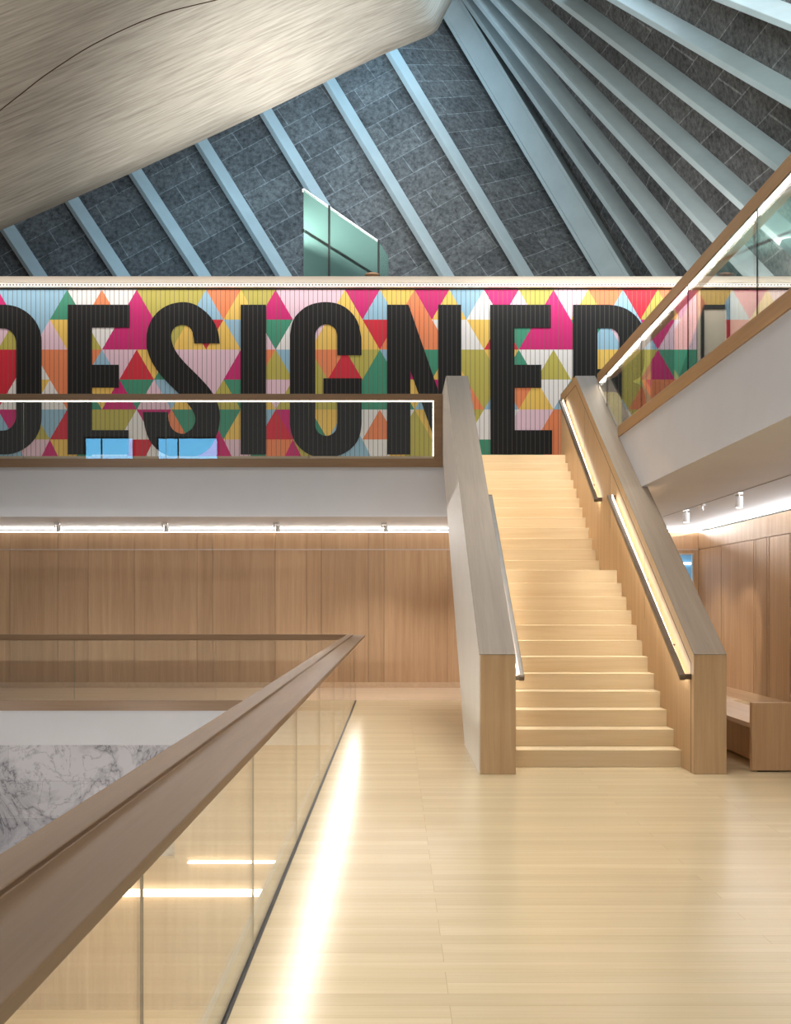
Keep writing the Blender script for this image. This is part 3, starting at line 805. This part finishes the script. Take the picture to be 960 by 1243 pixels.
b = MB(); gseg(b, a, c, 8.80, 8.87, .04); b.build('middle_rail', M['edge'], s)
for q in (a + d * .305, c):
    b = MB(); b.tube([(q.x, q.y, 7.45), (q.x, q.y, 9.66)], .03, 8); b.build('post', M['edge'], s)
b = MB(); c0 = P(452, 336, 22.4); b.lathe(c0, [(.05, -.12), (.05, .0), (.15, .015), (.155, .04), (.1, .065), (.02, .075)])  # small brown disc-shaped fitting, purpose unknown
b.build('small_fitting', M['bronze'], smooth=True, label='small brown disc shaped fitting on the parapet beside the green glass', cat='lamp')

# ------------------------------------------------------------------ spotlights
def spot(x, y, label, tilt=0, sc=1.0, wide=.045, ht=.14, group=None):
    r = empty('spotlight', (x, y, SOF), label=label, cat='spotlight', group=group)
    b = MB(); b.box(x - .05, x + .05, y - .02, y + .02, SOF - .025, SOF - .001); b.box(x - .045, x - .02, y - .012, y + .012, SOF - .10, SOF - .025)
    b.box(x - .03, x + .02, y - .008, y + .008, SOF - .1, SOF - .088)
    b.build('mount', M['silver'], r, bevel=.002)
    b = MB(); cc = Vector((x + .035, y, SOF - .05)); b.lathe(cc, [(wide * .93, 0), (wide, -.006), (wide, -ht + .006), (wide * .93, -ht)], 20)
    hd = b.build('lamp_head', M['silver'], r, smooth=False)
    b = MB(); b.lathe(cc, [(wide * .8, -ht - .002), (wide * .8, -ht - .004)], 16); b.build('lens', M['lens'], hd, label='glowing lens')
    return r
names = ['leftmost of the four small ceiling spotlights over the void wall', 'second from left of the four small ceiling spotlights over the void wall',
         'third from left of the four small ceiling spotlights over the void wall', 'rightmost of the four ceiling spotlights, nearest the staircase']
for px, nm in zip((69, 200, 335, 466), names):
    spot((px - CX) * 20 / F, 20.0, nm, wide=.042, ht=.11, group='spotlights in front of the far panelled wall')
tx = 4.31
b = MB(); b.box(tx - .008, tx + .008, 8, 18.6, SOF - .0008, SOF + .0005)
b.build('lighting_track', M['black'], label='thin dark lighting track on the soffit at right', cat='track')
for y, nm in ((14.47, 'larger white spotlight on the right track, nearest the camera'), (17.1, 'small white spotlight on the right track, beside the stair wall')):
    r = empty('spotlight', (tx, y, SOF - .012), label=nm, cat='spotlight', group='spotlights on the right lighting track')
    b = MB(); b.box(tx - .03, tx + .03, y - .07, y + .07, SOF - .035, SOF - .0125); b.tube([(tx, y, SOF - .035), (tx, y, SOF - .06)], .012, 8); b.build('mount', M['silver'], r)
    b = MB(); b.lathe((tx, y, SOF - .055), [(.042, 0), (.047, -.006), (.047, -.135), (.044, -.14)], 24); hd = b.build('lamp_head', M['white'], r, smooth=False)
    b = MB(); b.lathe((tx, y, SOF - .055), [(.036, -.1405), (.036, -.143)], 16); b.build('lens', M['lens'], hd, label='glowing lens')
b = MB(); b.box(tx - .02, tx + .02, 16.1, 16.3, SOF - .035, SOF - .0125); b.tube([(tx, 16.2, SOF - .035), (tx, 16.2, SOF - .09)], .018, 10)
b.build('sensor', M['white'], label='tiny white fitting on the right track between the two spotlights', cat='fitting')

# cove lights along the tops of the panelled walls
b = MB(); b.box(-11, XR + .1, YW + .09, YW + .14, 2.886, 2.90); b.build('cove_light', M['ledhot'], label='bright strip light on top of the far panelled wall', cat='strip light')
b = MB(); b.box(XR + .09, XR + .14, 1, YW + .05, 2.886, 2.90); b.build('cove_light', M['ledhot'], label='bright strip light on top of the right panelled wall', cat='strip light')

# ------------------------------------------------------------------ bench
bn = empty('bench', (3.6, 12.5, 0), label='long oak bench with a solid end panel beside the right stair wall', cat='bench')
b = MB(); b.box(3.29, 3.86, 10.75, 14.6, .405, .45); b.build('seat', M['benchy'], bn, bevel=.004)
b = MB(); b.box(3.50, 3.80, 10.75, 14.5, .02, .404); b.build('base', M['bench'], bn)
b = MB(); b.box(3.3, 3.9, 10.67, 10.749, .012, .64); b.build('end_panel', M['bench'], bn, bevel=.003)
b = MB(); b.box(3.36, 3.56, 10.69, 10.73, 0, .0118); b.build('foot', M['black'], bn)

# ------------------------------------------------------------------ tall windows behind the viewer (seen as reflections)
sky = mat_emit('daylight_pane', (.16, .56, .95), 10)
for k, (x0, x1) in enumerate(((-13.2, -11.2), (-10.1, -7.6))):
    w = empty('window_%d' % (k + 2), ((x0 + x1) / 2, -12, 7.2), kind='structure', label='daylit window high behind the viewer, ' + ('left' if k == 0 else 'right') + ' of the pair', cat='window')
    b = MB(); b.box(x0, x1, -12.05, -12, 7.25, 8.6); b.build('pane', sky, w)
    b = MB(); b.box(x0 - .08, x0, -12.1, -11.9, 7.17, 8.68); b.box(x1, x1 + .08, -12.1, -11.9, 7.17, 8.68); b.box(x0 - .08, x1 + .08, -12.1, -11.9, 8.6, 8.68); b.box(x0 - .08, x1 + .08, -12.1, -11.9, 7.17, 7.25)
    b.box((x0 * 2 + x1) / 3 - .03, (x0 * 2 + x1) / 3 + .03, -12.1, -11.95, 7.25, 8.6)
    b.build('window_frame', M['edge'], w)

# ------------------------------------------------------------------ lights
def area(name, loc, tgt, sx, sy, power, col=(1, 1, 1), spread=180):
    l = bpy.data.lights.new(name, 'AREA'); l.shape = 'RECTANGLE'; l.size = sx; l.size_y = sy; l.energy = power; l.color = col; l.spread = math.radians(spread)
    o = bpy.data.objects.new(name, l); COL.objects.link(o); o.location = loc
    d = Vector(tgt) - Vector(loc); o.rotation_euler = d.to_track_quat('-Z', 'Y').to_euler(); return o
def strip(name, p, q, w, power, col, down):
    """area light along the line p-q facing the direction down"""
    p, q, dn = Vector(p), Vector(q), Vector(down).normalized()
    l = bpy.data.lights.new(name, 'AREA'); l.shape = 'RECTANGLE'; l.size = (q - p).length; l.size_y = w; l.energy = power; l.color = col
    o = bpy.data.objects.new(name, l); COL.objects.link(o); o.location = (p + q) / 2
    x = (q - p).normalized(); z = -dn; z = (z - x * z.dot(x)).normalized(); y = z.cross(x)
    o.rotation_euler = Matrix((x, y, z)).transposed().to_euler(); return o
WARM = (1.0, .93, .83); NEU = (1.0, .965, .93); COOL = (.92, .96, 1.0)
strip('rail_light', (GX + .06, 0, .94), (GX + .06, YV, .94), .05, 24, WARM, (.16, 0, -1))
strip('gallery_rail_light', (-9, YV + .05, 4.822), (.6, YV + .05, 4.822), .012, 10, WARM, (0, .4, -1))
strip('balcony_rail_light', (XB + .077, -2, 4.810), (XB + .077, 18.2, 4.810), .05, 45, WARM, (.1, 0, -1))
strip('far_cove', (-10, YW + .15, 2.905), (XR, YW + .15, 2.905), .05, 600, NEU, (0, -.8, .8))
strip('right_cove', (XR + .15, 2, 2.905), (XR + .15, YW, 2.905), .05, 1500, COOL, (-1, 0, .7))
strip('mural_wash', (1.5, YW - .5, 7.5), (6, YW - .5, 7.5), .15, 16, NEU, (0, .35, -1))
area('void_fill', (-6.5, 9, 3.85), (3, 9, 3.0), 9, 1.2, 230, NEU)  # unseen fill added over the void, brightens faces turned left
strip('mural_wash', (-10, YW - .5, 7.55), (8, YW - .5, 7.55), .15, 85, NEU, (0, .35, -1))
for xx, sd in ((2.675, -1), (1.125, 1)):
    strip('stair_rail_light', (xx, 10.7, .9), (xx, 14.2, 2.84), .012, 19, WARM, (sd * .5, 0, -1))
    strip('stair_rail_light', (xx, 15.25, 2.93), (xx, 18.4, 4.75), .012, 19, WARM, (sd * .5, 0, -1))
# unseen area fills added to brighten the hall, stairs, gallery and walls
area('hall_fill', (1.3, 7, 12.5), (1.3, 7, 0), 3.5, 11, 260, NEU, 75)
area('stair_fill', (1.9, 13.0, 10.0), (1.9, 14.6, 1.5), 2, 4, 60, (1, .95, .87), 60)
area('right_room_fill', (4.6, 12, 2.9), (4.6, 12, 0), 1.2, 12, 28, NEU)
area('gallery_fill', (-3, 14, 9.5), (-3, 21.4, 5), 9, 2, 130, NEU)
area('panel_fill', (-3, 17.5, 2.4), (-3, 21.4, 1.4), 9, .3, 30, NEU)
# daylight from the skylight above the shell, with roof fills added
area('skylight', (5.5, 26, 21), (0, 31, 12), 9, 4, 1050, (.60, .83, 1.0))
area('beam_fill_right', (9, 17, 17), (8, 25, 9), 6, 5, 760, (.78, .92, 1.0))  # added bluish fill aimed at the right roof beams
area('beam_side_fill', (3.5, 13, 12), (7, 25, 11.5), 4, 3, 210, (.78, .95, .97), 100)  # cool fill added inside the hall for the beam sides
area('roof_fill', (4, 22, 8.2), (3, 30, 12), 14, 1.0, 330, (1, .97, .93))
area('shell_uplight', (-.2, 23.6, 8.6), (-2.2, 25.6, 12.8), 6, .5, 270, (1, .97, .92), 110)
strip('skylight_edge', (-7.5, 24.6, 10.4), (1.2, 30.2, 18.0), 0.8, 280, (.36, .72, 1.0), (.3, .85, -.45))
area('room_beyond_fill', (5.1, YW + .8, 2.7), (5.1, YW + 1.6, 1.8), .8, .3, 14, (.85, .95, 1))  # unseen fill added for the blue wall beyond the window
area('shell_fill', (-4, 14, 5.5), (-6, 14, 12), 8, 8, 120, (1, .96, .9))
def spotl(loc, tgt, power, ang, col=NEU, blend=.6):
    l = bpy.data.lights.new('spot', 'SPOT'); l.energy = power; l.spot_size = math.radians(ang); l.spot_blend = blend; l.color = col; l.shadow_soft_size = .04
    o = bpy.data.objects.new('spot', l); COL.objects.link(o); o.location = loc
    o.rotation_euler = (Vector(tgt) - Vector(loc)).to_track_quat('-Z', 'Y').to_euler()
for xx in (-.5, 1.8, 4.4): spotl((xx, 20, SOF - .05), (xx, 19.9, 0), 110, 110)
for xx in (-8, -5, -2): spotl((xx, 13.5, -.9), (xx, 19, -3.2), 260, 100)
for px in (69, 200, 335, 466): spotl(((px - CX) * 20 / F + .035, 20, SOF - .16), ((px - CX) * 20 / F, 19.9, 0), 62, 110)
spotl((tx, 17.1, SOF - .21), (XR, 18.9, .5), 150, 44, (1, .88, .76), .3)
spotl((tx, 14.47, SOF - .21), (3.6, 12.8, 0), 110, 50, (1, .9, .78), .5)

w = bpy.data.worlds.new('hall'); scene.world = w; w.use_nodes = True
bg = w.node_tree.nodes['Background']; bg.inputs[0].default_value = (.62, .62, .62, 1); bg.inputs[1].default_value = .28

# ------------------------------------------------------------------ camera
cam = bpy.data.cameras.new('camera'); co = bpy.data.objects.new('camera', cam); COL.objects.link(co)
co.location = (0, 0, EYE); co.rotation_euler = (math.pi / 2, 0, 0)
cam.sensor_fit = 'VERTICAL'; cam.sensor_height = 36; cam.lens = 36 * F / 1243
cam.shift_y = (HY - 621.5) / 1243; cam.shift_x = 0
cam.clip_start = .05; cam.clip_end = 300
scene.camera = co
scene.view_settings.view_transform = 'Standard'; scene.view_settings.look = 'None'
scene.view_settings.gamma = 1; scene.view_settings.use_curve_mapping = False
scene.view_settings.exposure = 0.0
